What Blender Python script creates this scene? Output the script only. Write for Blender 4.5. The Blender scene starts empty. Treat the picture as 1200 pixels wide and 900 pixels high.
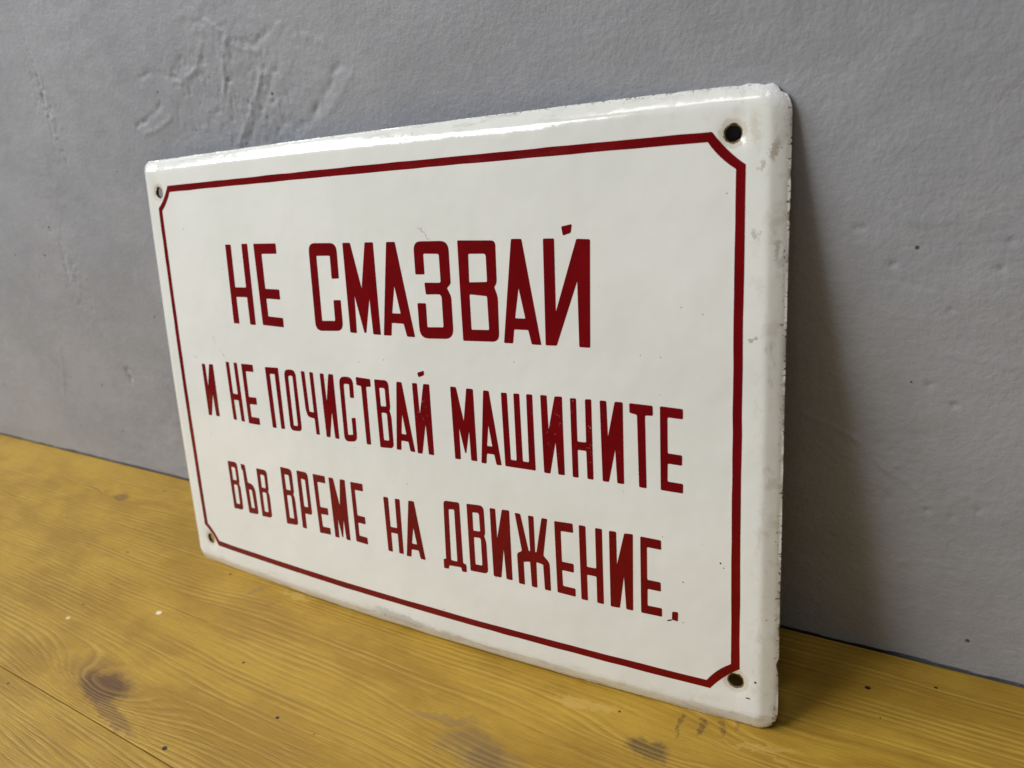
import bpy, math, random
import numpy as np
from mathutils import Matrix, Vector
from mathutils.geometry import delaunay_2d_cdt

# ------------------------------------------------------------------ camera, world, lamps, exposure
scene = bpy.context.scene
col = scene.collection

cam_data = bpy.data.cameras.new('camera')
cam = bpy.data.objects.new('camera', cam_data)
col.objects.link(cam)
cam.matrix_world = Matrix(((0.83140608, -0.08226839, 0.54954148, 0.2101356),
                           (0.52590851, 0.43579825, -0.73041093, -0.23235414),
                           (-0.17939948, 0.89627663, 0.40559096, 0.22277336),
                           (0, 0, 0, 1)))
cam_data.sensor_fit = 'HORIZONTAL'
cam_data.sensor_width = 36.0
cam_data.lens = 27.619
cam_data.clip_start = 0.01
cam_data.clip_end = 100.0
cam_data.dof.use_dof = True
cam_data.dof.focus_distance = 0.272
cam_data.dof.aperture_fstop = 17.0
scene.camera = cam

world = bpy.data.worlds.new('World')
scene.world = world
world.use_nodes = True
bg = world.node_tree.nodes['Background']
bg.inputs['Color'].default_value = (0.97, 0.98, 1.0, 1)
bg.inputs['Strength'].default_value = 0.12

def area_lamp(name, loc, target, sx, sy, watts, color):
    ld = bpy.data.lights.new(name, 'AREA')
    ld.shape = 'RECTANGLE'
    ld.size, ld.size_y = sx, sy
    ld.energy = watts
    ld.color = color
    o = bpy.data.objects.new(name, ld)
    col.objects.link(o)
    o.location = loc
    o.rotation_euler = (Vector(target) - Vector(loc)).to_track_quat('-Z', 'Y').to_euler()
    return o

# a four-pane window up to the left of the table, and warm ceiling panels in front of the wall
WIN = Vector((-1.60, -1.25, 1.65))
look = (Vector((0, 0, 0.1)) - WIN).to_track_quat('-Z', 'Y')
for i in (-1, 1):
    for j in (-1, 1):
        p = WIN + look @ Vector((i * 0.54, j * 0.24, 0))
        o = area_lamp('window_pane_light', p, (0, 0, 0.1), 1.0, 0.38, 19.2, (0.95, 0.975, 1.0))
        o.rotation_euler = look.to_euler()
for px_ in (-0.55, 0.45):
    area_lamp('ceiling_panel_light', (px_, -1.0, 2.3), (px_, -1.0, 0), 0.6, 0.22, 5, (1.0, 0.94, 0.85))

cy = scene.cycles
cy.max_bounces, cy.diffuse_bounces, cy.glossy_bounces, cy.transmission_bounces = 5, 3, 3, 0
cy.caustics_reflective = cy.caustics_refractive = False

vs = scene.view_settings
vs.view_transform = 'Standard'
vs.look = 'None'
vs.exposure = 0.0
vs.gamma = 1.0
vs.use_curve_mapping = False

# ------------------------------------------------------------------ helpers
def mesh_object(name, verts, faces, mat, parent=None, smooth=False):
    me = bpy.data.meshes.new(name)
    me.from_pydata([tuple(v) for v in verts], [], [tuple(f) for f in faces])
    me.update()
    if smooth:
        me.shade_smooth()
    me.materials.append(mat)
    o = bpy.data.objects.new(name, me)
    col.objects.link(o)
    o.parent = parent
    return o


def rnd_lattice(ix, iy, seed):
    h = (ix.astype(np.int64) * 374761393 + iy.astype(np.int64) * 668265263 + seed * 1274126177) & 0x7fffffff
    h = ((h ^ (h >> 13)) * 1274126177) & 0x7fffffff
    return ((h ^ (h >> 16)) & 0xffff) / 65535.0


def vnoise(x, y, scale, seed):
    """Smooth value noise in -1..1; x, y and scale in the same unit."""
    x, y = np.asarray(x, float) / scale, np.asarray(y, float) / scale
    ix, iy = np.floor(x), np.floor(y)
    fx, fy = x - ix, y - iy
    fx, fy = fx * fx * (3 - 2 * fx), fy * fy * (3 - 2 * fy)
    a, b = rnd_lattice(ix, iy, seed), rnd_lattice(ix + 1, iy, seed)
    c, d = rnd_lattice(ix, iy + 1, seed), rnd_lattice(ix + 1, iy + 1, seed)
    return ((a * (1 - fx) + b * fx) * (1 - fy) + (c * (1 - fx) + d * fx) * fy) * 2 - 1


class S:
    """A scalar socket that can be used in arithmetic; every operation adds a Math node."""
    def __init__(self, nt, sock):
        self.nt, self.s = nt, sock

    def op(self, kind, *others, clamp=False):
        n = self.nt.nodes.new('ShaderNodeMath')
        n.operation = kind
        n.use_clamp = clamp
        for i, v in enumerate((self,) + others):
            if isinstance(v, S):
                self.nt.links.new(v.s, n.inputs[i])
            else:
                n.inputs[i].default_value = v
        return S(self.nt, n.outputs[0])

    def __add__(self, o): return self.op('ADD', o)
    def __sub__(self, o): return self.op('SUBTRACT', o)
    def __mul__(self, o): return self.op('MULTIPLY', o)
    def __truediv__(self, o): return self.op('DIVIDE', o)
    def exp(self): return self.op('EXPONENT')
    def pow(self, e): return self.op('POWER', e)
    def fract(self): return self.op('FRACT')
    def min(self, o): return self.op('MINIMUM', o)
    def max(self, o): return self.op('MAXIMUM', o)
    def clamp(self): return self.op('ADD', 0.0, clamp=True)

    def step(self, lo, hi):
        """0 at lo, 1 at hi, smooth between (lo may be the larger one)."""
        n = self.nt.nodes.new('ShaderNodeMapRange')
        n.interpolation_type = 'SMOOTHSTEP'
        self.nt.links.new(self.s, n.inputs['Value'])
        if lo < hi:
            a, b, c, d = lo, hi, 0.0, 1.0
        else:
            a, b, c, d = hi, lo, 1.0, 0.0
        for k, v in zip(('From Min', 'From Max', 'To Min', 'To Max'), (a, b, c, d)):
            n.inputs[k].default_value = v
        return S(self.nt, n.outputs['Result'])


class Mat:
    """Principled material on a flat-ish thing; 2D textures in the plane of the thing, in millimetres."""
    def __init__(self, name, plane='xy'):
        self.m = bpy.data.materials.new(name)
        self.m.use_nodes = True
        self.nt = self.m.node_tree
        self.bsdf = self.nt.nodes['Principled BSDF']
        tc = self.nt.nodes.new('ShaderNodeTexCoord')
        sep = self.nt.nodes.new('ShaderNodeSeparateXYZ')
        sc = self.nt.nodes.new('ShaderNodeVectorMath')
        sc.operation = 'SCALE'
        self.nt.links.new(tc.outputs['Object'], sc.inputs[0])
        sc.inputs['Scale'].default_value = 1000.0
        self.nt.links.new(sc.outputs[0], sep.inputs[0])
        self.x, self.y = S(self.nt, sep.outputs[0]), S(self.nt, sep.outputs['XYZ'.index(plane[1].upper())])
        self.mm = self.vec(self.x, self.y, 0.0)

    def vec(self, x, y, z=0.0):
        n = self.nt.nodes.new('ShaderNodeCombineXYZ')
        for i, v in enumerate((x, y, z)):
            if isinstance(v, S):
                self.nt.links.new(v.s, n.inputs[i])
            else:
                n.inputs[i].default_value = v
        return n.outputs[0]

    def _noise(self, scale, detail, rough, vec):
        n = self.nt.nodes.new('ShaderNodeTexNoise')
        n.noise_dimensions = '2D'
        self.nt.links.new(vec or self.mm, n.inputs['Vector'])
        n.inputs['Scale'].default_value = scale
        n.inputs['Detail'].default_value = detail
        n.inputs['Roughness'].default_value = rough
        return n

    def noise(self, scale, detail=3, rough=0.55, vec=None):
        """scale in cycles per mm"""
        return S(self.nt, self._noise(scale, detail, rough, vec).outputs['Fac'])

    def warped(self, *layers):
        """the plane pushed about by noise: (cycles per mm, mm) pairs"""
        v = self.mm
        for scale, amp in layers:
            n = self._noise(scale, 3, 0.65, None)
            a = self.nt.nodes.new('ShaderNodeVectorMath')
            a.operation = 'SUBTRACT'
            self.nt.links.new(n.outputs['Color'], a.inputs[0])
            a.inputs[1].default_value = (0.5, 0.5, 0.5)
            m = self.nt.nodes.new('ShaderNodeVectorMath')
            m.operation = 'MULTIPLY_ADD'
            self.nt.links.new(a.outputs[0], m.inputs[0])
            m.inputs[1].default_value = (amp, amp, 0)
            self.nt.links.new(v, m.inputs[2])
            v = m.outputs[0]
        return v

    def cells(self, scale, vec=None, rand=1.0):
        n = self.nt.nodes.new('ShaderNodeTexVoronoi')
        n.voronoi_dimensions = '2D'
        self.nt.links.new(vec or self.mm, n.inputs['Vector'])
        n.inputs['Scale'].default_value = scale
        n.inputs['Randomness'].default_value = rand
        sp = self.nt.nodes.new('ShaderNodeSeparateXYZ')
        self.nt.links.new(n.outputs['Color'], sp.inputs[0])
        return S(self.nt, n.outputs['Distance']), S(self.nt, sp.outputs[0])

    def attr(self, name):
        n = self.nt.nodes.new('ShaderNodeAttribute')
        n.attribute_name = name
        return S(self.nt, n.outputs['Fac'])

    def radius(self, cx, cy, rx, ry, ang=0.0, vec=None):
        """distance from an ellipse's centre, 1 on the ellipse"""
        n = self.nt.nodes.new('ShaderNodeMapping')
        n.vector_type = 'TEXTURE'
        self.nt.links.new(vec or self.mm, n.inputs['Vector'])
        n.inputs['Location'].default_value = (cx, cy, 0)
        n.inputs['Rotation'].default_value = (0, 0, math.radians(ang))
        n.inputs['Scale'].default_value = (rx, ry, 1)
        d = self.nt.nodes.new('ShaderNodeVectorMath')
        d.operation = 'LENGTH'
        self.nt.links.new(n.outputs[0], d.inputs[0])
        return S(self.nt, d.outputs['Value'])

    def spot(self, cx, cy, rx, ry, ang=0.0, vec=None, soft=0.5):
        """an elliptical stain, 1 inside and fading out across its edge"""
        return self.radius(cx, cy, rx, ry, ang, vec).step(1 + soft, 1 - soft)

    def mix(self, fac, a, b):
        n = self.nt.nodes.new('ShaderNodeMix')
        n.data_type = 'RGBA'
        if isinstance(fac, S):
            self.nt.links.new(fac.s, n.inputs[0])
        else:
            n.inputs[0].default_value = fac
        for v, i in ((a, 6), (b, 7)):
            if isinstance(v, tuple):
                n.inputs[i].default_value = (*v, 1)
            else:
                self.nt.links.new(v, n.inputs[i])
        return n.outputs[2]

    def bump(self, height, strength, dist):
        n = self.nt.nodes.new('ShaderNodeBump')
        n.inputs['Strength'].default_value = strength
        n.inputs['Distance'].default_value = dist
        self.nt.links.new(height.s, n.inputs['Height'])
        self.nt.links.new(n.outputs[0], self.bsdf.inputs['Normal'])

    def set(self, **kw):
        for k, v in kw.items():
            s = self.bsdf.inputs[k.replace('_', ' ')]
            if isinstance(v, S):
                self.nt.links.new(v.s, s)
            elif isinstance(v, (int, float)):
                s.default_value = v
            elif isinstance(v, tuple):
                s.default_value = (*v, 1)
            else:
                self.nt.links.new(v, s)
        return self.m


# ------------------------------------------------------------------ materials
def plaster_material():
    M = Mat('grey_painted_plaster', 'xz')
    big = M.noise(0.012, 4, 0.6)
    mid = M.noise(0.09, 4, 0.6)
    c = M.mix(big.step(0.35, 0.68), (0.288, 0.296, 0.324), (0.324, 0.331, 0.356))
    c = M.mix(mid.step(0.45, 0.75) * 0.3, c, (0.355, 0.361, 0.380))
    d, r = M.cells(0.055)                            # a few dark pits in the paint
    pit = (d - (r - 0.90) * 0.45).step(0.012, -0.006) * r.step(0.90, 0.91)
    c = M.mix(pit * 0.9, c, (0.045, 0.040, 0.036))
    scuff = M.noise(0.035, 5, 0.7)
    c = M.mix(scuff.step(0.56, 0.72) * 0.22, c, (0.24, 0.235, 0.235))
    h = M.noise(0.45, 4, 0.65) - pit * 0.8
    M.bump(h, 0.32, 0.0008)
    return M.set(Base_Color=c, Roughness=mid * 0.25 + 0.40, Specular_IOR_Level=0.4)


def wood_material(name, shift, knots, patches, specks):
    """Ochre-stained varnished pine. knots: (x, y, rx, ry, rings); patches: dark blotches; millimetres."""
    M = Mat(name)
    x, y = M.x, M.y
    G = y / 2.3 + M.noise(1.0, 3, 0.5, vec=M.vec(x * 0.0030 + shift, y * 0.011 + shift)) * 7.0
    for kx, ky, rx, ry, n in knots:
        r = M.radius(kx, ky, rx, ry)
        G = G + (r * r * -1.0).exp() * n
    # annual rings: thin pale and dark lines that follow the grain, broken up along their length
    wig = M.noise(1.0, 3, 0.55, vec=M.vec(x * 0.020 + shift, y * 0.20))
    ring = (G + wig * 0.9).fract()
    gate = M.noise(1.0, 3, 0.6, vec=M.vec(x * 0.012 + 9.0, G * 0.45))
    pale = ring.step(0.0, 0.14) * ring.step(0.42, 0.14) * gate.step(0.42, 0.66)
    late = ring.step(0.40, 0.90) * ring.step(1.0, 0.90) * gate.step(0.34, 0.62)
    streak = M.noise(1.0, 4, 0.62, vec=M.vec(G * 0.30, x * 0.0035))
    fibre = M.noise(1.0, 4, 0.7, vec=M.vec(x * 0.045 + shift, y * 1.6))
    pore = M.noise(1.0, 2, 0.6, vec=M.vec(x * 0.14 + shift, y * 3.2))
    blot = M.noise(1.0, 4, 0.6, vec=M.vec(x * 0.016 + shift, y * 0.035))
    base = M.mix(blot.step(0.3, 0.7), (0.350, 0.198, 0.022), (0.470, 0.288, 0.036))
    base = M.mix(streak.step(0.54, 0.76) * 0.42, base, (0.245, 0.125, 0.014))
    base = M.mix(pale * 0.42, base, (0.62, 0.42, 0.09))
    base = M.mix(late * 0.34, base, (0.235, 0.118, 0.014))
    base = M.mix(fibre.step(0.53, 0.74) * 0.34, base, (0.225, 0.120, 0.018))
    base = M.mix(fibre.step(0.44, 0.26) * 0.28, base, (0.62, 0.40, 0.06))
    base = M.mix(pore.step(0.66, 0.76) * 0.45, base, (0.17, 0.085, 0.015))
    thin = ring
    wv = M.warped((0.07, 9.0), (0.35, 3.2))
    for px_, py_, rx, ry, ang, amt, c in patches:
        base = M.mix(M.spot(px_, py_, rx, ry, ang, wv, 0.35) * amt * (thin * 0.9 + 0.5).min(1.0), base, c)
    d, r = M.cells(0.05)
    dot = (d - (r - 0.88) * 0.30).step(0.010, -0.006) * r.step(0.88, 0.90)
    base = M.mix(dot * 0.9, base, (0.03, 0.016, 0.01))
    for sx, sy, sr, c in specks:
        base = M.mix(M.spot(sx, sy, sr, sr * 0.7, 0, None, 0.2), base, c)
    scuff = M.noise(0.10, 4, 0.65)
    M.bump(late * -0.3 + fibre * 0.6 - pore * 0.4 + scuff * 0.3 - dot, 0.5, 0.0005)
    return M.set(Base_Color=base, Roughness=fibre * 0.2 + scuff * 0.2 + 0.24, Specular_IOR_Level=0.32)


def enamel_white():
    M = Mat('white_vitreous_enamel')
    x, y = M.x, M.y                                  # sign frame, y from the bottom edge
    t = M.attr('edge')                               # mm from the outer edge
    hole = M.attr('hole')                            # mm from the nearest screw hole
    soft = M.noise(0.02, 4, 0.6)
    c = M.mix(soft.step(0.35, 0.7), (0.735, 0.740, 0.695), (0.770, 0.773, 0.730))
    # handling grime along the rim, mostly on the right-hand side
    n1 = M.noise(0.16, 5, 0.62)
    grime = n1.step(0.50, 0.72) * t.step(13.5, 2.0) * (x.step(60.0, 140.0) * 0.7 + 0.3)
    c = M.mix(grime * 0.40, c, (0.44, 0.40, 0.30))
    streak = M.noise(1.0, 5, 0.65, vec=M.vec(x * 0.22, y * 0.09))
    c = M.mix(streak.step(0.55, 0.70) * t.step(12.0, 3.0) * x.step(132.0, 140.0) * 0.35, c, (0.42, 0.39, 0.33))
    smear = M.noise(1.0, 5, 0.65, vec=M.vec(x * 0.06, y * 0.35))
    c = M.mix(smear.step(0.52, 0.70) * t.step(11.0, 3.0) * y.step(14.0, 4.0) * 0.40, c, (0.36, 0.33, 0.28))
    c = M.mix(smear.step(0.55, 0.68) * t.step(7.0, 2.0) * y.step(188.0, 198.0) * 0.35, c, (0.42, 0.40, 0.36))
    # single smudges and marks
    wv = M.warped((0.25, 5.0), (1.1, 2.2))
    for sx, sy, rx, ry, ang, amt, cc in (
            (-4, 5.5, 16, 2.2, -3, 0.50, (0.33, 0.31, 0.28)), (22, 3.8, 9, 1.6, 0, 0.30, (0.35, 0.32, 0.28)),
            (146, 184, 1.3, 2.6, 0, 0.65, (0.33, 0.25, 0.16)), (143.0, 180, 0.8, 1.4, 20, 0.5, (0.33, 0.27, 0.19)),
            (141.5, 161, 0.9, 1.5, 0, 0.5, (0.36, 0.29, 0.20)), (147, 157, 0.7, 2.4, 0, 0.5, (0.30, 0.25, 0.18)),
            (141, 191, 1.5, 4.0, 10, 0.35, (0.50, 0.43, 0.26)), (141.5, 131, 1.6, 0.5, 10, 0.6, (0.25, 0.18, 0.11)),
            (24, 165.5, 4.0, 0.35, -38, 0.5, (0.28, 0.26, 0.22)),
            (-101.2, 113.5, 2.6, 0.22, -62, 0.55, (0.30, 0.26, 0.23)), (-107, 119.5, 2.3, 0.3, -70, 0.35, (0.40, 0.38, 0.34)),
            (-124, 111.3, 1.4, 0.6, 0, 0.35, (0.42, 0.40, 0.36)),
            (18, 198.3, 9.0, 0.8, 2, 0.5, (0.45, 0.44, 0.43)), (-70, 199.0, 7.0, 0.9, 3, 0.4, (0.36, 0.34, 0.30))):
        c = M.mix(M.spot(sx, sy, rx, ry, ang, wv, 0.4) * amt, c, cc)
    for sx, sy, rx, ry, ang in ((115.2, 34.3, 1.1, 0.28, 24), (132.2, 58.3, 0.32, 0.32, 0), (143.5, 18.5, 0.4, 0.4, 0), (141.2, 12.0, 0.8, 0.25, 0)):
        c = M.mix(M.spot(sx, sy, rx, ry, ang, None, 0.25), c, (0.05, 0.045, 0.04))
    d, r = M.cells(0.15)                             # pin-prick specks in the glaze
    speck = (d - (r - 0.93) * 0.6).step(0.016, -0.012) * r.step(0.93, 0.94)
    c = M.mix(speck * 0.7, c, (0.10, 0.08, 0.06))
    # chipped enamel: pale ground coat first, then dark iron right on the edge
    n2 = M.noise(0.50, 5, 0.7)
    n3 = M.noise(0.95, 5, 0.75)
    corner = M.spot(146, 198, 16, 9, 0, None, 0.5)
    worn = M.noise(0.022, 3, 0.6).step(0.42, 0.62)
    reach = (n2 - 0.52) * 7.5 * (worn * 0.9 + 0.25) + corner * (n2 * 5.0 - 0.6)
    pale = (reach - t).step(0.0, 0.25)
    c = M.mix(pale * 0.85, c, (0.74, 0.72, 0.74))
    low = M.spot(147, 3, 14, 8, 0, None, 0.5)
    chunk = M.noise(0.13, 4, 0.65).step(0.56, 0.68)
    rust = ((n3 - 0.575) * 11.0 * (x.step(-150.0, 150.0) * 0.6 + 0.4) + chunk * (n2 * 2.6 - 0.75) * (x.step(-60.0, 140.0) * 0.8 + 0.2) + low * (n2 * 3.0 - 1.0) - t * 0.9).step(0.0, 0.3)
    c = M.mix(rust, c, (0.10, 0.058, 0.045))
    ring = (hole - (n2 * 1.2 - 0.35)).step(0.2, 0.0)
    c = M.mix(ring, c, (0.06, 0.04, 0.03))
    halo = (hole - (n2 * 2.4)).step(1.0, 0.0)
    c = M.mix(halo * 0.34, c, (0.42, 0.31, 0.13))
    c = M.mix(M.attr('back'), c, (0.055, 0.045, 0.042))
    rough = soft * 0.08 + pale * 0.3 + rust * 0.5 + grime * 0.2 + 0.09
    peel = M.noise(0.055, 2, 0.5)
    M.bump(peel * 0.8 + n1 * t.step(11.0, 1.0) * 0.12 - pale * n2 * 0.3 - rust * 0.25 - speck * 0.1, 0.5, 0.0009)
    return M.set(Base_Color=c, Roughness=rough, Specular_IOR_Level=0.55)


def enamel_red():
    M = Mat('dark_red_enamel')
    soft = M.noise(0.06, 3, 0.6)
    c = M.mix(soft.step(0.35, 0.7), (0.138, 0.0010, 0.0024), (0.165, 0.0012, 0.0028))
    n = M.noise(0.55, 5, 0.7)
    zone = M.spot(81.0, 98.0, 14.0, 18.0, 0, None, 0.9) + M.spot(17.0, 100.0, 6.0, 12.0, 0, None, 0.9)
    wear = (n + zone * 0.12).step(0.755, 0.80)
    c = M.mix(wear * 0.55, c, (0.40, 0.22, 0.19))
    M.bump(M.noise(0.055, 2, 0.5) * 0.8 + n * 0.06, 0.5, 0.0009)
    return M.set(Base_Color=c, Roughness=soft * 0.08 + 0.11, Specular_IOR_Level=0.22)


WHITE = enamel_white()
RED = enamel_red()

# ------------------------------------------------------------------ the wall: a plastered, painted slab with real relief
def axis(lo, hi, dense_lo, dense_hi, step, coarse):
    a = np.arange(lo, dense_lo, coarse)
    b = np.arange(dense_lo, dense_hi, step)
    c = np.arange(dense_hi, hi + coarse * 0.5, coarse)
    return np.concatenate([a, b, c])


# (x0, z0, x1, z1, half width, height) in mm: ridges stand proud, grooves are negative
SCARS = [
    (-219, 262, -222, 240, 1.0, -0.35), (-222, 244, -230, 214, 1.3, -0.55), (-218, 250, -227, 214, 1.6, 0.30),
    (-86, 252, -75, 243, 1.2, 0.55), (-98, 252, -84, 254, 1.8, 0.30),
    (-136, 234, -112, 231.5, 1.2, -0.55), (-112, 233, -104, 236, 3.4, -0.80), (-110, 228, -97, 232, 1.5, 0.75),
    (-97, 232, -88, 240, 1.6, 0.35), (-152, 212, -127, 220.5, 1.3, -0.95), (-148, 208, -124, 214.5, 1.4, 0.55),
    (-74, 239, -82, 223, 1.6, 0.55), (-82, 223, -94, 206, 1.8, 0.40), (-71, 238, -56, 236, 1.2, -0.60),
    (-56, 236, -44, 239, 1.4, -0.45), (-71, 235, -54, 233, 1.6, 0.40), (-44, 239, -20, 231, 2.4, 0.35),
    (-57, 225, -70, 211, 1.5, 0.75), (-70, 211, -87, 196, 1.8, 0.60), (-52, 222, -82, 194, 2.4, -0.50),
    (-15, 221, -32, 209, 2.4, -0.70), (-32, 209, -52, 199, 2.2, -0.60), (-10, 217, -30, 204, 2.6, 0.35),
    (-267, 160, -276, 134, 1.5, -0.55), (-262, 158, -270, 134, 2.0, 0.30), (-253, 77, -254, 69, 3.0, -0.9),
    (-262, 84, -254, 80, 3.0, 0.4), (-322, 88, -350, 50, 2.4, 0.35),
    (150, 94, 165, 87, 1.3, 0.45), (165, 87, 174, 77, 1.3, 0.55), (174, 77, 184, 67, 1.5, 0.45),
    (166, 84, 182, 66, 1.6, -0.30), (184, 74, 203, 70, 1.1, 0.30), (160, 132, 178, 128, 1.0, 0.28),
    (164, 142, 186, 136, 1.0, -0.25), (188, 118, 206, 114, 1.0, 0.25), (172, 160, 196, 155, 1.4, 0.25),
    (130, 56, 137, 52, 1.0, 0.35), (132, 74, 141, 71, 1.0, 0.35), (178, 40, 196, 44, 1.3, 0.25)]
PITS = [(200, 66, 0.8), (165.6, 155, 0.7), (167.5, 155, 0.6), (175.2, 144.3, 0.9), (203, 150.5, 0.7), (185.3, 107.2, 0.8),
        (192, 101, 0.8), (186, 63, 0.8), (193, 62, 0.7), (157, 47, 0.7), (201, 143, 0.7), (190, 131, 0.6), (-253, 72, 1.6)]


def wall_relief(x, z):
    wx = x + vnoise(x, z, 14, 31) * 1.6 + vnoise(x, z, 5, 32) * 0.7
    wz = z + vnoise(x, z, 14, 33) * 1.6 + vnoise(x, z, 5, 34) * 0.7
    h = vnoise(x, z, 160, 1) * 0.55 + vnoise(x * 0.6, z, 48, 2) * 0.26 + vnoise(x * 0.55, z, 18, 3) * 0.15
    h += vnoise(x * 0.6, z, 8, 4) * 0.075 + vnoise(x * 0.7, z, 3.6, 5) * 0.045 + vnoise(x, z, 2.0, 6) * 0.022
    # trowelled patches where the coat is coarser
    patch = np.clip(vnoise(x, z, 60, 7) * 1.6, 0, 1)
    h += 0.16 * np.clip(vnoise(x * 0.25 + z * 0.2, z - x * 0.12, 16, 15) - 0.25, 0, 1)      # faint trowel drags
    h += patch * (vnoise(x * 0.5, z, 5, 8) * 0.12 + vnoise(x, z, 2.4, 9) * 0.065)
    for x0, z0, x1, z1, w, a in SCARS:
        dx, dz = x1 - x0, z1 - z0
        L2 = dx * dx + dz * dz
        s = np.clip(((wx - x0) * dx + (wz - z0) * dz) / L2, 0, 1)
        r2 = (wx - x0 - s * dx) ** 2 + (wz - z0 - s * dz) ** 2
        h += a * 0.68 * np.exp(-r2 / (0.55 * w * w)) * (0.7 + 0.5 * vnoise(x, z, 2.6, 11) + 0.35 * vnoise(x, z, 1.5, 14))
    # crumbs around the worst of the scars
    zone = np.exp(-((x + 78) / 40) ** 2 - ((z - 218) / 26) ** 2) + np.exp(-((x + 226) / 9) ** 2 - ((z - 224) / 24) ** 2)
    zone += 0.8 * np.exp(-((x + 268) / 16) ** 2 - ((z - 140) / 34) ** 2) + 0.7 * np.exp(-((x - 176) / 16) ** 2 - ((z - 76) / 14) ** 2)
    crumbs = np.clip(vnoise(x, z, 1.9, 12) - 0.45, 0, 1)
    h += zone * crumbs * 0.9 - zone * np.clip(vnoise(x, z, 2.2, 13) - 0.5, 0, 1) * 1.4
    for px_, pz_, r in PITS:
        h -= 0.7 * np.exp(-((x - px_) ** 2 + (z - pz_) ** 2) / (r * r))
    return h


def build_wall():
    xs = axis(-900, 620, -520, 300, 0.85, 20)
    zs = np.concatenate([axis(-40, -3, -5, -4, 1, 8), np.arange(-2, 3, 0.4), np.arange(3, 300, 0.85), np.arange(300, 621, 20)])
    X, Z = np.meshgrid(xs, zs)
    h = wall_relief(X.ravel(), Z.ravel())
    fade = np.clip((Z.ravel() + 2) / 12, 0, 1)
    h = h * (0.35 + 0.65 * fade)
    n, m = len(xs), len(zs)
    # the plaster stops just above the table and leaves an uneven shadow gap
    lip = 0.75 + 0.4 * vnoise(X.ravel(), Z.ravel() * 0, 22, 71) + 0.3 * vnoise(X.ravel(), Z.ravel() * 0, 6, 72)
    h = h - 4.0 * np.clip((lip - Z.ravel()) / 0.8, 0, 1)
    co = np.stack([X.ravel(), -h, Z.ravel()], 1) / 1000
    idx = np.arange(n * m).reshape(m, n)
    q = np.stack([idx[:-1, :-1], idx[:-1, 1:], idx[1:, 1:], idx[1:, :-1]], -1).reshape(-1, 4)
    rim = np.concatenate([idx[0, :], idx[1:, -1], idx[-1, -2::-1], idx[-2:0:-1, 0]])
    back = co[rim].copy()
    back[:, 1] = 0.10
    k = np.arange(len(rim))
    kn = (k + 1) % len(rim)
    q2 = np.stack([rim[k], n * m + k, n * m + kn, rim[kn]], -1)
    co = np.concatenate([co, back])
    quads = np.concatenate([q, q2])
    me = bpy.data.meshes.new('wall')
    me.vertices.add(len(co))
    me.vertices.foreach_set('co', co.ravel())
    me.loops.add(quads.size)
    me.loops.foreach_set('vertex_index', quads.ravel())
    me.polygons.add(len(quads))
    me.polygons.foreach_set('loop_start', np.arange(0, quads.size, 4))
    me.update(calc_edges=True)
    me.shade_smooth()
    me.materials.append(plaster_material())
    o = bpy.data.objects.new('wall', me)
    col.objects.link(o)
    o['kind'] = 'structure'
    o['label'] = 'grey painted plaster wall with scars and pits behind the sign'
    return o


build_wall()

# ------------------------------------------------------------------ the table: stained pine planks laid along the wall
table = bpy.data.objects.new('wooden_table', None)
col.objects.link(table)
table['label'] = 'ochre stained pine table top of long planks against the grey wall'
table['category'] = 'table'

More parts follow.
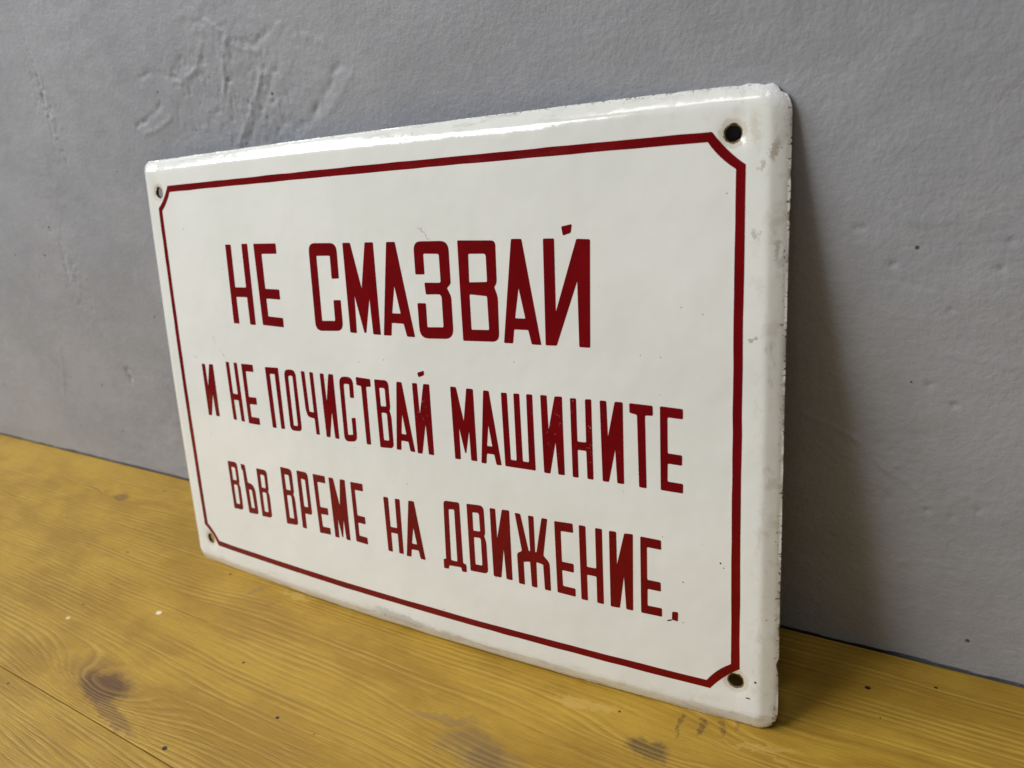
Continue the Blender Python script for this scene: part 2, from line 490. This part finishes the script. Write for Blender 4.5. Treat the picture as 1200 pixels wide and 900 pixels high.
DARK, GREY = (0.075, 0.035, 0.022), (0.20, 0.135, 0.075)
plank_mats = [
    wood_material('stained_pine_back', 4.0,
                  knots=[(-112, -135, 40, 10, 6.5), (61, -93, 46, 10, 2.6), (116, -69, 26, 6, 2.4), (156, -55, 30, 8, 3.4),
                         (-266, -30, 22, 5, 2.4), (-70, -66, 50, 10, -1.6)],
                  patches=[(-112, -134, 15, 7, 0, 0.95, (0.075, 0.038, 0.016)), (-120, -131, 26, 9, 0, 0.40, (0.20, 0.095, 0.03)),
                           (-92, -142, 18, 3.2, -10, 0.7, (0.15, 0.075, 0.03)),
                           (62, -95, 17, 6.5, 0, 0.60, (0.19, 0.125, 0.06)), (66, -96, 7, 4, 0, 0.45, (0.13, 0.08, 0.045)), (42, -88, 14, 2.2, 10, 0.45, GREY),
                           (114, -71, 7, 3.6, 0, 0.80, (0.095, 0.062, 0.030)), (-266, -30, 7, 3, 0, 0.75, (0.16, 0.09, 0.03)),
                           (121, -58, 0.9, 5, 8, 0.6, (0.13, 0.065, 0.025)), (127, -55, 1.0, 4.5, 10, 0.7, (0.11, 0.055, 0.022)),
                           (133, -53, 1.1, 3.6, 12, 0.55, (0.12, 0.06, 0.025)), (139, -50, 1.0, 2.2, 10, 0.5, (0.14, 0.07, 0.03)),
                           (-95, -62, 6, 0.8, 60, 0.5, GREY), (-78, -66, 5, 0.8, 40, 0.5, GREY),
                           (-70, -58, 9, 1.4, 0, 0.5, (0.62, 0.42, 0.12)), (86, -62, 12, 1.8, 8, 0.5, (0.60, 0.40, 0.11)),
                           (146, -56, 12, 1.0, 15, 0.4, (0.60, 0.40, 0.11)), (160, -60, 14, 1.0, -12, 0.35, (0.60, 0.40, 0.11))],
                  specks=[(172.4, -18.5, 1.0, (0.02, 0.012, 0.008)), (192, -10.4, 0.6, (0.03, 0.016, 0.01)),
                          (-53.8, -143.5, 1.3, (0.02, 0.014, 0.01)), (-21.8, -114.3, 0.9, (0.02, 0.014, 0.01)),
                          (-131.9, -92.8, 1.7, (0.80, 0.70, 0.48)), (-178, -114, 1.3, (0.74, 0.60, 0.34))]),
    wood_material('stained_pine_front', 23.0, knots=[(60, -205, 40, 10, 5.0)],
                  patches=[(-60, -170, 30, 6, 0, 0.3, GREY)], specks=[]),
    wood_material('stained_pine_outer', 41.0, knots=[(-160, -360, 40, 10, 6.0)],
                  patches=[(-160, -360, 14, 6, 0, 0.7, DARK)], specks=[])]


def plank(y0, y1, mat):
    """one board along x with eased edges, top at z = 0"""
    x0, x1, th, e = -0.90, 0.62, 0.028, 0.00035
    prof = [(y0, -th), (y1, -th), (y1, -e), (y1 - 0.3 * e, -0.3 * e), (y1 - e, 0), (y0 + e, 0), (y0 + 0.3 * e, -0.3 * e), (y0, -e)]
    n = len(prof)
    v = [(x0, a, b) for a, b in prof] + [(x1, a, b) for a, b in prof]
    f = [(i, (i + 1) % n, n + (i + 1) % n, n + i) for i in range(n)]
    f = [tuple(reversed(q)) for q in f] + [tuple(range(n)), tuple(range(2 * n - 1, n - 1, -1))]
    return mesh_object('plank', v, f, mat, table)


plank(-0.1476, -0.0004, plank_mats[0])
plank(-0.2960, -0.14788, plank_mats[1])
plank(-0.4440, -0.29645, plank_mats[2])

# ------------------------------------------------------------------ the enamel sign, leaning on the wall
HW, HH = 150.0, 101.45                     # half width, half height (mm)
R_TR, R_TL, R_BL, R_BR = 9.0, 5.2, 7.5, 7.5 # each corner is rounded a little differently
BW, BH = 137.03, 87.84                     # half size of the red border line
HOLES = [(134.6, 88.2), (137.1, -84.3), (-135.3, -86.8), (-137.0, 86.6)]
HOLE_R = 2.45
THICK = 1.2
Y0, Z0 = HH, 3.3                           # shift from panel centre to the root at the base


def edge_dist(x, y):
    x, y = np.asarray(x, float), np.asarray(y, float)
    RC = np.where(x > 0, np.where(y > 0, R_TR, R_BR), np.where(y > 0, R_TL, R_BL))
    qx, qy = np.abs(x) - (HW - RC), np.abs(y) - (HH - RC)
    outside = np.hypot(np.maximum(qx, 0), np.maximum(qy, 0))
    return RC - (outside + np.minimum(np.maximum(qx, qy), 0))


def sign_z(x, y):
    """front surface: a gently domed panel with a rolled-back rim and dished screw holes"""
    x, y = np.asarray(x, float), np.asarray(y, float)
    t = np.maximum(edge_dist(x, y), 0)
    z = 4.71 * (1 - (np.clip(x, -BW, BW) / 137) ** 2) + 0.90 * (1 - (np.clip(y, -BH, BH) / 87) ** 2)
    fold = 0.45                                       # soft fold between the bevel and the flat of the rim
    z = z - 0.43 * fold * np.logaddexp(0, (4.9 - t) / fold) - 0.45 * np.clip(1 - t / 12.5, 0, 1) ** 1.5 - 0.55 * np.exp(-t / 0.6)
    for hx, hy in HOLES:
        r2 = (x - hx) ** 2 + (y - hy) ** 2
        z = z - 0.75 * np.exp(-r2 / 14.0)
    z = z + 0.10 * vnoise(x, y, 40, 21) + 0.035 * vnoise(x, y, 9, 22) * np.clip(1 - t / 14, 0, 1)
    return z


def to_root(x, y, lift=0.0):
    x, y = np.asarray(x, float), np.asarray(y, float)
    return np.stack([x, y + Y0, sign_z(x, y) + Z0 + lift], -1) / 1000


ROT = Matrix(((0.99986664, -0.00390252, 0.01585812), (0.01633125, 0.23892847, -0.97089983), (0.0, 0.97102933, 0.23896033)))
sign = bpy.data.objects.new('enamel_sign', None)
col.objects.link(sign)
sign.matrix_world = Matrix.Translation((0.00034, -0.05093, 0.0)) @ ROT.to_4x4()
sign['label'] = 'white enamel metal warning sign with dark red Cyrillic lettering leaning against the wall'
sign['category'] = 'sign'


def rounded_loop(inset, spacing):
    hw, hh = HW - inset, HH - inset
    pts = []
    for sx, sy, rc, a0 in ((1, 1, R_TR, 0), (-1, 1, R_TL, 90), (-1, -1, R_BL, 180), (1, -1, R_BR, 270)):
        r = max(rc - inset, 0.6)
        cx, cy = sx * (hw - r), sy * (hh - r)
        for k in range(9):
            a = math.radians(a0 + k * 90 / 8)
            pts.append((cx + r * math.cos(a), cy + r * math.sin(a)))
    out = []
    for i, (x, y) in enumerate(pts):
        nx, ny = pts[(i + 1) % len(pts)]
        n = max(1, int(math.hypot(nx - x, ny - y) / spacing))
        out += [(x + (nx - x) * k / n, y + (ny - y) * k / n) for k in range(n)]
    return out


def build_plate():
    rng = random.Random(5)
    outer = rounded_loop(0.0, 0.9)
    pts = []
    # the edge is nicked where the enamel has flaked, worst at the right-hand corners
    oa = np.array(outer)
    worn = np.clip(vnoise(oa[:, 0], oa[:, 1], 22, 47) * 1.6 + 0.1, 0, 1)
    nick = 0.08 * vnoise(oa[:, 0], oa[:, 1], 9.0, 41) + worn * 0.07 * vnoise(oa[:, 0], oa[:, 1], 1.6, 44)
    bad = np.clip((oa[:, 0] - 40) / 90, 0, 1) * 0.8 + 0.2
    nick -= bad * np.clip(vnoise(oa[:, 0], oa[:, 1], 4.0, 42) - 0.45, 0, 1) * 1.1
    nick -= np.exp(-((oa[:, 0] - 143) / 9) ** 2 - ((oa[:, 1] - 100) / 5) ** 2) * np.clip(vnoise(oa[:, 0], oa[:, 1], 2.6, 46), 0, 1) * 1.1
    cen = np.array([np.clip(oa[:, 0], -HW + 9, HW - 9), np.clip(oa[:, 1], -HH + 9, HH - 9)]).T
    dirs = oa - cen
    dirs /= np.linalg.norm(dirs, axis=1)[:, None]
    oa = oa + dirs * nick[:, None]
    n_out = len(oa)
    pts += [tuple(p) for p in oa]
    loops = [list(range(n_out))]
    for hx, hy in HOLES:
        s = len(pts)
        for k in range(28):
            a = 2 * math.pi * k / 28
            r = HOLE_R * (1 + 0.035 * math.sin(3 * a + hx) + 0.03 * math.sin(5 * a + hy))
            pts.append((hx + r * math.cos(a), hy + r * math.sin(a)))
        loops.append(list(range(s, len(pts))))
    n_fixed = len(pts)

    def hole_gap(x, y):
        return min(math.hypot(x - hx, y - hy) for hx, hy in HOLES)
    for hx, hy in HOLES:
        for r in (3.0, 3.8, 4.9, 6.3):
            m = int(8 + r * 5)
            for k in range(m):
                a = 2 * math.pi * (k + 0.5 * (r > 4)) / m
                p = (hx + r * math.cos(a), hy + r * math.sin(a))
                pts.append(p)
    for inset, sp in ((0.7, 1.2), (1.2, 1.4), (1.9, 1.7), (2.8, 2.0), (3.6, 2.2), (4.2, 2.2), (4.7, 2.2), (5.2, 2.2), (5.8, 2.4), (6.8, 2.8), (8.8, 3.0), (10.8, 3.2), (12.8, 3.5)):
        for p in rounded_loop(inset, sp):
            if hole_gap(*p) > 7.4:
                pts.append(p)
    for gx in np.arange(-134, 134.1, 4.0):
        for gy in np.arange(-86, 86.1, 4.0):
            if hole_gap(gx, gy) > 7.4:
                pts.append((gx + rng.uniform(-0.3, 0.3), gy + rng.uniform(-0.3, 0.3)))
    edges = [(l[i], l[(i + 1) % len(l)]) for l in loops for i in range(len(l))]
    res = delaunay_2d_cdt([Vector(p) for p in pts], edges, [], 0, 1e-5)
    v2 = np.array([tuple(v) for v in res[0]])
    tris = [tuple(f) for f in res[2]]
    orig = res[3]
    back_of = {}
    for i, src in enumerate(orig):
        for s in src:
            back_of[s] = i
    loops = [[back_of[i] for i in l] for l in loops]
    # keep the triangles of the plate itself
    poly = oa

    def inside(c):
        x, y = c
        if edge_dist(np.array(x), np.array(y)) > 2.0:
            return hole_gap(x, y) > HOLE_R * 0.93
        px_, py_ = poly[:, 0], poly[:, 1]
        qx, qy = np.roll(px_, -1), np.roll(py_, -1)
        hit = ((py_ > y) != (qy > y)) & (x < (qx - px_) * (y - py_) / (qy - py_ + 1e-12) + px_)
        return hit.sum() % 2 == 1
    keep = []
    for f in tris:
        c = v2[list(f)].mean(0)
        if inside(c):
            a, b, d = v2[f[0]], v2[f[1]], v2[f[2]]
            if (b[0] - a[0]) * (d[1] - a[1]) - (b[1] - a[1]) * (d[0] - a[0]) < 0:
                f = f[::-1]
            keep.append(f)
    x, y = v2[:, 0], v2[:, 1]
    front = to_root(x, y)
    back = front - np.array([0, 0, THICK / 1000])
    n = len(v2)
    verts = np.concatenate([front, back])
    faces = list(keep) + [tuple(i + n for i in f[::-1]) for f in keep]
    nf = len(faces)
    for li, l in enumerate(loops):
        for i in range(len(l)):
            a, b = l[i], l[(i + 1) % len(l)]
            faces.append((b, a, a + n, b + n) if li == 0 else (a, b, b + n, a + n))
    used = sorted({i for f in faces for i in f})
    remap = {o: i for i, o in enumerate(used)}
    faces = [tuple(remap[i] for i in f) for f in faces]
    verts = verts[used]
    o = mesh_object('plate', verts, faces, WHITE, sign)
    me = o.data
    e = np.concatenate([edge_dist(x, y), edge_dist(x, y)])[used]
    hd = np.min([np.hypot(x - hx, y - hy) for hx, hy in HOLES], axis=0) - HOLE_R
    hd = np.concatenate([hd, hd])[used]
    bk = np.concatenate([np.zeros(n), np.ones(n)])[used]
    for name, val in (('edge', np.maximum(e, 0)), ('hole', np.maximum(hd, 0)), ('back', bk)):
        at = me.attributes.new(name, 'FLOAT', 'POINT')
        at.data.foreach_set('value', val.astype(np.float32))
    # smooth analytic normals on the domed faces, flat ones on the cut edges
    eps = 0.05
    gx = (sign_z(x + eps, y) - sign_z(x - eps, y)) / (2 * eps)
    gy = (sign_z(x, y + eps) - sign_z(x, y - eps)) / (2 * eps)
    nr = np.stack([-gx, -gy, np.ones_like(gx)], 1)
    nr /= np.linalg.norm(nr, axis=1)[:, None]
    nr = np.concatenate([nr, -nr])[used]
    me.shade_smooth()
    me.update()
    ln = []
    for p in me.polygons:
        if p.index < nf:
            ln += [tuple(nr[vi]) for vi in p.vertices]
        else:
            ln += [tuple(p.normal)] * len(p.vertices)
    me.normals_split_custom_set(ln)
    return o


plate = build_plate()


def slab(name, tris, pts2, loops, lift, mat):
    """a thin enamel layer that follows the plate: top faces plus a skirt down to the plate"""
    pts2 = np.asarray(pts2, float)
    n = len(pts2)
    top = to_root(pts2[:, 0], pts2[:, 1], lift)
    low = to_root(pts2[:, 0], pts2[:, 1], -0.15)
    f = [tuple(t) for t in tris]
    for l in loops:
        f += [(l[(i + 1) % len(l)], l[i], l[i] + n, l[(i + 1) % len(l)] + n) for i in range(len(l))]
    return mesh_object(name, np.concatenate([top, low]), f, mat, sign)


# -- border line with concave corners
def border_loop(off):
    """closed loop of the border at a signed offset from its centre line (positive outwards)"""
    w, h, c = BW + off, BH + off, 8.9
    key = []
    k = 0.42 * off
    for sx, sy in ((1, 1), (-1, 1), (-1, -1), (1, -1)):
        # corner cut: from the horizontal side to the vertical side, slightly hollow
        a = (sx * (w - c - off + k), sy * h)
        b = (sx * w, sy * (h - c - off + k))
        m = ((a[0] + b[0]) / 2 - sx * 0.4, (a[1] + b[1]) / 2 - sy * 0.4)
        arc = [tuple(((1 - s) ** 2) * a[i] + 2 * s * (1 - s) * (2 * m[i] - (a[i] + b[i]) / 2) + s * s * b[i] for i in range(2))
               for s in np.linspace(0, 1, 7)]
        if sx * sy > 0:
            arc = arc[::-1]
        key += arc
    return key


def build_border():
    inner, outer = border_loop(-1.38), border_loop(1.38)
    a, b = [], []
    n = len(inner)
    for i in range(n):
        j = (i + 1) % n
        L = math.hypot(inner[j][0] - inner[i][0], inner[j][1] - inner[i][1])
        m = max(1, int(L / 2.5))
        for k in range(m):
            s = k / m
            a.append((inner[i][0] * (1 - s) + inner[j][0] * s, inner[i][1] * (1 - s) + inner[j][1] * s))
            b.append((outer[i][0] * (1 - s) + outer[j][0] * s, outer[i][1] * (1 - s) + outer[j][1] * s))
    a, b = np.array(a), np.array(b)
    for arr, sd in ((a, 51), (b, 52)):
        arr[:, 0] += 0.10 * vnoise(arr[:, 0], arr[:, 1], 7, sd)
        arr[:, 1] += 0.10 * vnoise(arr[:, 0], arr[:, 1], 7, sd + 5)
    mid = (a + b) / 2
    n = len(a)
    pts = np.concatenate([a, mid, b])
    tris = []
    for i in range(n):
        j = (i + 1) % n
        tris += [(i, n + i, n + j, j), (n + i, 2 * n + i, 2 * n + j, n + j)]
    loops = [list(range(n)), list(range(2 * n, 3 * n))[::-1]]
    # orientation: top faces must look out of the plate
    p = pts[list(tris[0])]
    area = sum(p[k][0] * p[(k + 1) % 4][1] - p[(k + 1) % 4][0] * p[k][1] for k in range(4))
    if area < 0:
        tris = [t[::-1] for t in tris]
    o = slab('border_line', tris, pts, loops, 0.07, RED)
    o['label'] = 'dark red border line with hollow cut corners'
    return o


build_border()

# -- lettering: outlines in a unit box (u right, v down, optional corner radius), placed by the corners of each letter
E_ = [(0, 0), (1, 0), (1, .12), (.32, .12), (.32, .545), (.96, .545), (.96, .665), (.32, .665), (.32, .885), (1, .885), (1, 1), (0, 1)]
H_ = [(0, 0), (.29, 0), (.29, .54), (.71, .54), (.71, 0), (1, 0), (1, 1), (.71, 1), (.71, .645), (.29, .645), (.29, 1), (0, 1)]
A_ = [[(.30, 0), (.57, 0), (1, 1), (.75, 1), (.67, .86), (.295, .86), (.25, 1), (0, 1)], [(.455, .46), (.60, .755), (.33, .755)]]
B_ = [[(0, 0), (.97, 0, 2.2), (.97, .40, .8), (.90, .445, .3), (1, .53, 1.2), (1, 1, 2.0), (0, 1)],
      [(.31, .115), (.69, .115, 1), (.70, .385), (.31, .385)], [(.31, .48), (.70, .48, 1), (.70, .89), (.31, .89)]]
GLYPHS = {
    ('Н', 1): [[(0, 0), (.25, 0), (.25, .535), (.75, .535), (.75, 0), (1, 0), (1, 1), (.75, 1), (.75, .655), (.25, .655), (.25, 1), (0, 1)]],
    ('Н', 2): [H_], ('Н', 3): [H_], ('Е', 1): [E_], ('Е', 2): [E_], ('Е', 3): [E_],
    ('С', 1): [[(0, 0, 3.6), (1, 0, 3.6), (1, .40), (.74, .40), (.74, .14), (.26, .14), (.26, .885), (.74, .885), (.74, .645), (1, .645), (1, 1, 3.6), (0, 1, 3.6)]],
    ('С', 2): [[(0, 0, 3.2), (1, 0, 3.2), (1, .32), (.71, .32), (.71, .11, .8), (.31, .11, .8), (.31, .895), (.70, .895), (.70, .63), (1, .63), (1, 1, 2.6), (0, 1, 2.6)]],
    ('М', 1): [[(0, 0), (.25, 0), (.51, .5), (.74, 0), (1, 0), (1, 1), (.76, 1), (.74, .60), (.53, .99), (.47, .99), (.25, .575), (.22, 1), (0, 1)]],
    ('М', 2): [[(0, 0), (.25, 0), (.50, .46), (.71, 0), (1, 0), (1, 1), (.74, 1), (.71, .585), (.53, .90), (.48, .90), (.27, .55), (.26, 1), (0, 1)]],
    ('М', 3): [[(0, 0), (.28, 0), (.53, .45), (.70, 0), (1, 0), (1, 1), (.74, 1), (.68, .66), (.53, .98), (.47, .98), (.30, .66), (.27, 1), (0, 1)]],
    ('А', 1): A_, ('А', 2): A_, ('А', 3): A_, ('В', 2): B_, ('В', 3): B_,
    ('З', 1): [[(0, 0, 3.4), (1, 0, 3.6), (1, .43, .8), (.89, .475, .3), (1, .56, 1.2), (1, 1, 4.0), (0, 1, 4.0), (0, .63), (.25, .63), (.25, .88), (.73, .88),
                (.73, .54, 1.6), (.27, .54), (.25, .42), (.72, .42, .8), (.72, .125, .8), (.27, .125), (.27, .335), (0, .335)]],
    ('В', 1): [[(0, 0), (.985, 0, 1.8), (.985, .41, 1.0), (.915, .455, .3), (1, .55, 1.5), (1, 1, 3.0), (0, 1)],
               [(.27, .13), (.73, .13, 1.2), (.74, .405), (.265, .41)], [(.255, .53), (.72, .545, .6), (.735, .885), (.25, .885)]],
    ('Й', 1): [[(0, 0), (.24, 0), (.245, .68), (.72, 0), (1, 0), (1, 1), (.76, 1), (.73, .38), (.25, 1), (0, 1)]],
    ('И', 2): [[(0, 0), (.29, 0), (.31, .44), (.66, 0), (1, 0), (1, 1), (.69, 1), (.62, .575), (.29, 1), (0, 1)]],
    ('Й', 2): [[(0, 0), (.29, 0), (.32, .44), (.66, 0), (1, 0), (1, 1), (.69, 1), (.62, .56), (.29, 1), (0, 1)]],
    ('И', 3): [[(0, 0), (.29, 0), (.31, .43), (.64, 0), (1, 0), (1, 1), (.69, 1), (.62, .56), (.41, 1), (0, 1)]],
    ('П', 2): [[(0, 0), (1, 0), (1, 1), (.70, 1), (.70, .105), (.31, .105), (.31, 1), (0, 1)]],
    ('О', 2): [[(0, 0, 2.9), (1, 0, 2.9), (1, 1, 2.2), (0, 1, 2.6)], [(.33, .095, .9), (.69, .095, .9), (.69, .915), (.32, .915)]],
    ('Ч', 2): [[(0, 0), (.30, 0), (.30, .635, .6), (.69, .645), (.70, 0), (1, 0), (1, 1), (.70, 1), (.70, .74), (.12, .72, 2.2), (0, .60)]],
    ('Т', 2): [[(0, 0), (1, 0), (1, .115), (.67, .125, .5), (.66, 1), (.34, 1), (.33, .125, .5), (0, .115)]],
    ('Ш', 2): [[(0, 0), (.19, 0), (.20, .90), (.40, .90), (.41, 0), (.595, 0), (.60, .90), (.80, .90), (.815, 0), (1, 0), (1, 1), (0, 1)]],
    ('Ъ', 3): [[(0, 0), (.38, 0, .8), (.39, .36), (.85, .385, 1.4), (1, .50, 1.0), (1, 1, 1.6), (.07, 1), (.10, .13), (0, .10)],
               [(.40, .50), (.68, .51, .5), (.71, .885), (.39, .88)]],
    ('Р', 3): [[(0, 0), (1, 0, 2.2), (1, .73, 1.6), (.36, .73), (.36, 1), (0, 1)], [(.33, .125), (.70, .13, .8), (.71, .61), (.35, .605)]],
    ('Д', 3): [[(.13, 0, 1.6), (.84, 0, 1.0), (.86, .87), (1, .88, .6), (1, 1), (.80, 1), (.77, .94), (.24, .945), (.21, 1), (0, 1), (0, .855, .6), (.12, .86)],
               [(.35, .115, .6), (.60, .11, .6), (.61, .865), (.34, .86)]],
    ('Ж', 3): [[(0, 0), (.17, 0), (.37, .50), (.42, .50), (.42, 0), (.585, 0), (.575, .50), (.62, .49), (.83, 0), (1, 0), (.82, .52, .6), (1, .60, 2.0), (1, 1), (.82, 1),
                (.80, .65), (.59, .635), (.585, 1), (.41, 1), (.40, .65), (.20, .67), (.19, 1), (0, 1), (0, .57, 1.0), (.16, .52, .6)]],
    ('`', 1): [[(0, 0), (1, 0), (1, 1), (0, 1)]], ('`', 2): [[(0, 0), (1, 0), (1, 1), (0, 1)]], ('.', 3): [[(0, 0), (1, 0), (1, 1), (0, 1)]],
}
# letter, line, then x, y in mm of its upper-left, upper-right, lower-right and lower-left corner on the panel
LETTERS = [
    ('Н', 1, -89.4, 61.9, -74.0, 62.0, -74.4, 27.0, -89.8, 27.0),
    ('Е', 1, -69.8, 61.9, -55.4, 61.8, -55.8, 26.6, -69.5, 27.2),
    ('С', 1, -35.6, 61.5, -19.8, 61.3, -20.3, 26.6, -36.0, 26.0),
    ('М', 1, -16.4, 61.3, -0.5, 61.1, -0.3, 25.9, -16.4, 26.1),
    ('А', 1, 1.6, 61.2, 16.8, 60.9, 16.8, 25.7, 1.3, 25.8),
    ('З', 1, 19.1, 61.0, 34.9, 60.8, 34.7, 25.8, 19.2, 25.4),
    ('В', 1, 38.8, 60.9, 54.9, 60.6, 54.3, 25.6, 38.9, 25.3),
    ('А', 1, 56.4, 61.0, 71.5, 60.6, 71.1, 25.2, 56.2, 25.3),
    ('Й', 1, 73.2, 60.7, 90.0, 60.1, 89.2, 25.1, 72.8, 25.2),
    ('И', 2, -119.7, 6.4, -110.6, 6.7, -110.7, -18.6, -119.7, -18.9),
    ('Н', 2, -100.1, 8.7, -91.6, 8.8, -91.3, -19.0, -99.8, -18.8),
    ('Е', 2, -88.5, 8.7, -80.2, 8.7, -80.2, -19.2, -88.3, -19.3),
    ('П', 2, -71.7, 8.4, -62.8, 8.5, -62.9, -19.1, -71.2, -19.3),
    ('О', 2, -59.0, 8.2, -51.6, 8.4, -51.6, -18.8, -59.1, -19.2),
    ('Ч', 2, -48.1, 8.2, -40.7, 8.2, -40.5, -19.0, -47.4, -19.4),
    ('И', 2, -36.5, 8.1, -28.7, 8.2, -28.8, -19.4, -36.4, -19.4),
    ('С', 2, -25.4, 7.7, -17.6, 7.9, -18.4, -19.3, -25.7, -20.0),
    ('Т', 2, -15.8, 8.1, -8.1, 7.8, -8.3, -19.6, -15.7, -19.8),
    ('В', 2, -5.9, 7.9, 1.6, 8.0, 1.4, -19.7, -5.8, -20.1),
    ('А', 2, 2.9, 7.8, 12.3, 7.8, 12.3, -19.9, 2.9, -19.9),
    ('Й', 2, 13.5, 7.9, 21.8, 8.0, 21.6, -20.0, 13.6, -20.1),
    ('М', 2, 31.6, 7.9, 41.8, 7.7, 41.7, -19.8, 31.6, -20.1),
    ('А', 2, 43.7, 7.6, 52.3, 7.5, 52.3, -20.1, 43.6, -20.2),
    ('Ш', 2, 53.8, 7.4, 66.6, 7.6, 66.5, -20.2, 53.9, -20.1),
    ('И', 2, 69.8, 7.7, 78.2, 7.7, 78.0, -20.4, 70.0, -20.5),
    ('Н', 2, 81.2, 7.5, 89.0, 7.6, 89.0, -20.4, 81.1, -20.5),
    ('И', 2, 92.1, 7.5, 100.2, 7.5, 100.1, -20.6, 92.4, -20.6),
    ('Т', 2, 102.5, 7.4, 110.4, 7.1, 110.5, -20.9, 102.6, -20.9),
    ('Е', 2, 112.8, 7.2, 120.2, 6.9, 120.2, -21.1, 112.7, -20.9),
    ('В', 3, -109.6, -40.7, -102.0, -40.5, -102.2, -64.7, -109.5, -65.0),
    ('Ъ', 3, -99.3, -40.7, -90.8, -40.7, -90.6, -64.8, -98.2, -65.2),
    ('В', 3, -87.5, -41.0, -79.8, -41.0, -80.5, -64.6, -87.8, -65.0),
    ('В', 3, -69.7, -37.7, -62.0, -37.7, -62.1, -64.6, -70.0, -65.2),
    ('Р', 3, -58.7, -37.7, -51.5, -37.7, -51.7, -65.2, -59.1, -65.1),
    ('Е', 3, -48.0, -37.7, -40.5, -37.7, -40.8, -64.9, -47.7, -65.2),
    ('М', 3, -38.1, -37.8, -28.4, -37.5, -28.9, -65.2, -38.1, -65.3),
    ('Е', 3, -25.1, -37.8, -18.1, -37.7, -18.6, -65.0, -25.3, -64.8),
    ('Н', 3, -6.9, -41.4, 1.8, -41.2, 1.2, -65.2, -7.0, -65.4),
    ('А', 3, 3.5, -41.2, 13.5, -40.5, 12.7, -65.4, 2.8, -65.6),
    ('Д', 3, 22.9, -38.1, 33.6, -37.6, 33.0, -66.5, 21.9, -66.9),
    ('В', 3, 35.3, -37.5, 43.3, -37.1, 43.1, -64.9, 34.9, -65.3),
    ('И', 3, 45.9, -37.6, 54.3, -37.2, 54.0, -65.2, 45.6, -65.2),
    ('Ж', 3, 56.7, -37.7, 70.3, -37.9, 70.2, -66.0, 56.7, -65.8),
    ('Е', 3, 73.1, -38.2, 80.3, -38.0, 80.3, -66.2, 72.9, -66.0),
    ('Н', 3, 82.7, -38.1, 91.5, -38.1, 91.2, -66.5, 82.6, -66.5),
    ('И', 3, 94.1, -38.3, 102.7, -38.1, 102.2, -66.5, 93.8, -66.7),
    ('Е', 3, 105.3, -38.4, 112.6, -38.6, 112.5, -66.5, 105.0, -66.6),
    ('`', 1, 80.0, 64.3, 83.9, 65.0, 83.4, 62.2, 80.5, 61.4),
    ('`', 2, 16.5, 12.1, 19.7, 13.1, 19.7, 11.4, 17.0, 10.4),
    ('.', 3, 116.1, -63.7, 118.1, -63.5, 117.9, -66.9, 115.9, -66.7),
]
SPOKEN = {'`': 'breve', '.': 'full_stop'}


def round_corners(pts, rads):
    out = []
    n = len(pts)
    for i in range(n):
        p, a, b = pts[i], pts[i - 1], pts[(i + 1) % n]
        da, db = a - p, b - p
        la, lb = np.linalg.norm(da), np.linalg.norm(db)
        r = min(rads[i], la * 0.48, lb * 0.48)
        s, e = p + da / la * r, p + db / lb * r
        m = 3 if rads[i] < 0.8 else 7
        for k in range(m):
            q = k / (m - 1)
            out.append((1 - q) ** 2 * s + 2 * q * (1 - q) * p + q * q * e)
    return out


def build_letter(ch, line, *q):
    c = np.array(q).reshape(4, 2)
    loops = []
    for li, outline in enumerate(GLYPHS[(ch, line)]):
        pts, rads = [], []
        for g in outline:
            u, v = g[0], g[1]
            w = (1 - v) * ((1 - u) * c[0] + u * c[1]) + v * ((1 - u) * c[3] + u * c[2])
            # the brush wavers a little
            w = w + 0.10 * np.array([vnoise(w[0], w[1], 3.0, 61), vnoise(w[0], w[1], 3.0, 62)])
            pts.append(w)
            rads.append(g[2] if len(g) > 2 else 0.42)
        loop = round_corners(pts, rads)
        dense = []
        for i, p in enumerate(loop):
            nx = loop[(i + 1) % len(loop)]
            m = max(1, int(np.linalg.norm(nx - p) / 4.0))
            dense += [p + (nx - p) * k / m for k in range(m)]
        loops.append(dense)
    allp = [p for l in loops for p in l]
    idx, s = [], 0
    for l in loops:
        idx.append(list(range(s, s + len(l))))
        s += len(l)
    edges = [(l[i], l[(i + 1) % len(l)]) for l in idx for i in range(len(l))]
    res = delaunay_2d_cdt([Vector(p) for p in allp], edges, [], 0, 1e-6)
    v2 = np.array([tuple(v) for v in res[0]])
    where = {}
    for i, src in enumerate(res[3]):
        for k in src:
            where[k] = i

    def inside(p):
        hits = 0
        for l in loops:
            for i in range(len(l)):
                a, b = l[i], l[(i + 1) % len(l)]
                if (a[1] > p[1]) != (b[1] > p[1]) and p[0] < (b[0] - a[0]) * (p[1] - a[1]) / (b[1] - a[1]) + a[0]:
                    hits += 1
        return hits % 2 == 1
    tris = []
    for f in res[2]:
        f = list(f)
        if inside(v2[f].mean(0)):
            a, b, d = v2[f[0]], v2[f[1]], v2[f[2]]
            if (b[0] - a[0]) * (d[1] - a[1]) - (b[1] - a[1]) * (d[0] - a[0]) < 0:
                f = f[::-1]
            tris.append(f)
    lo = [[where[i] for i in l] for l in idx]
    return slab(SPOKEN.get(ch, 'letter'), tris, v2, lo, 0.09, RED)


for spec in LETTERS:
    build_letter(*spec)

# settle the sign: its lowest corners on the table, its back against the plaster
bpy.context.view_layer.update()
wv = np.array([tuple(sign.matrix_world @ v.co) for v in plate.data.vertices])
sign.location.z -= wv[:, 2].min() + 0.0002
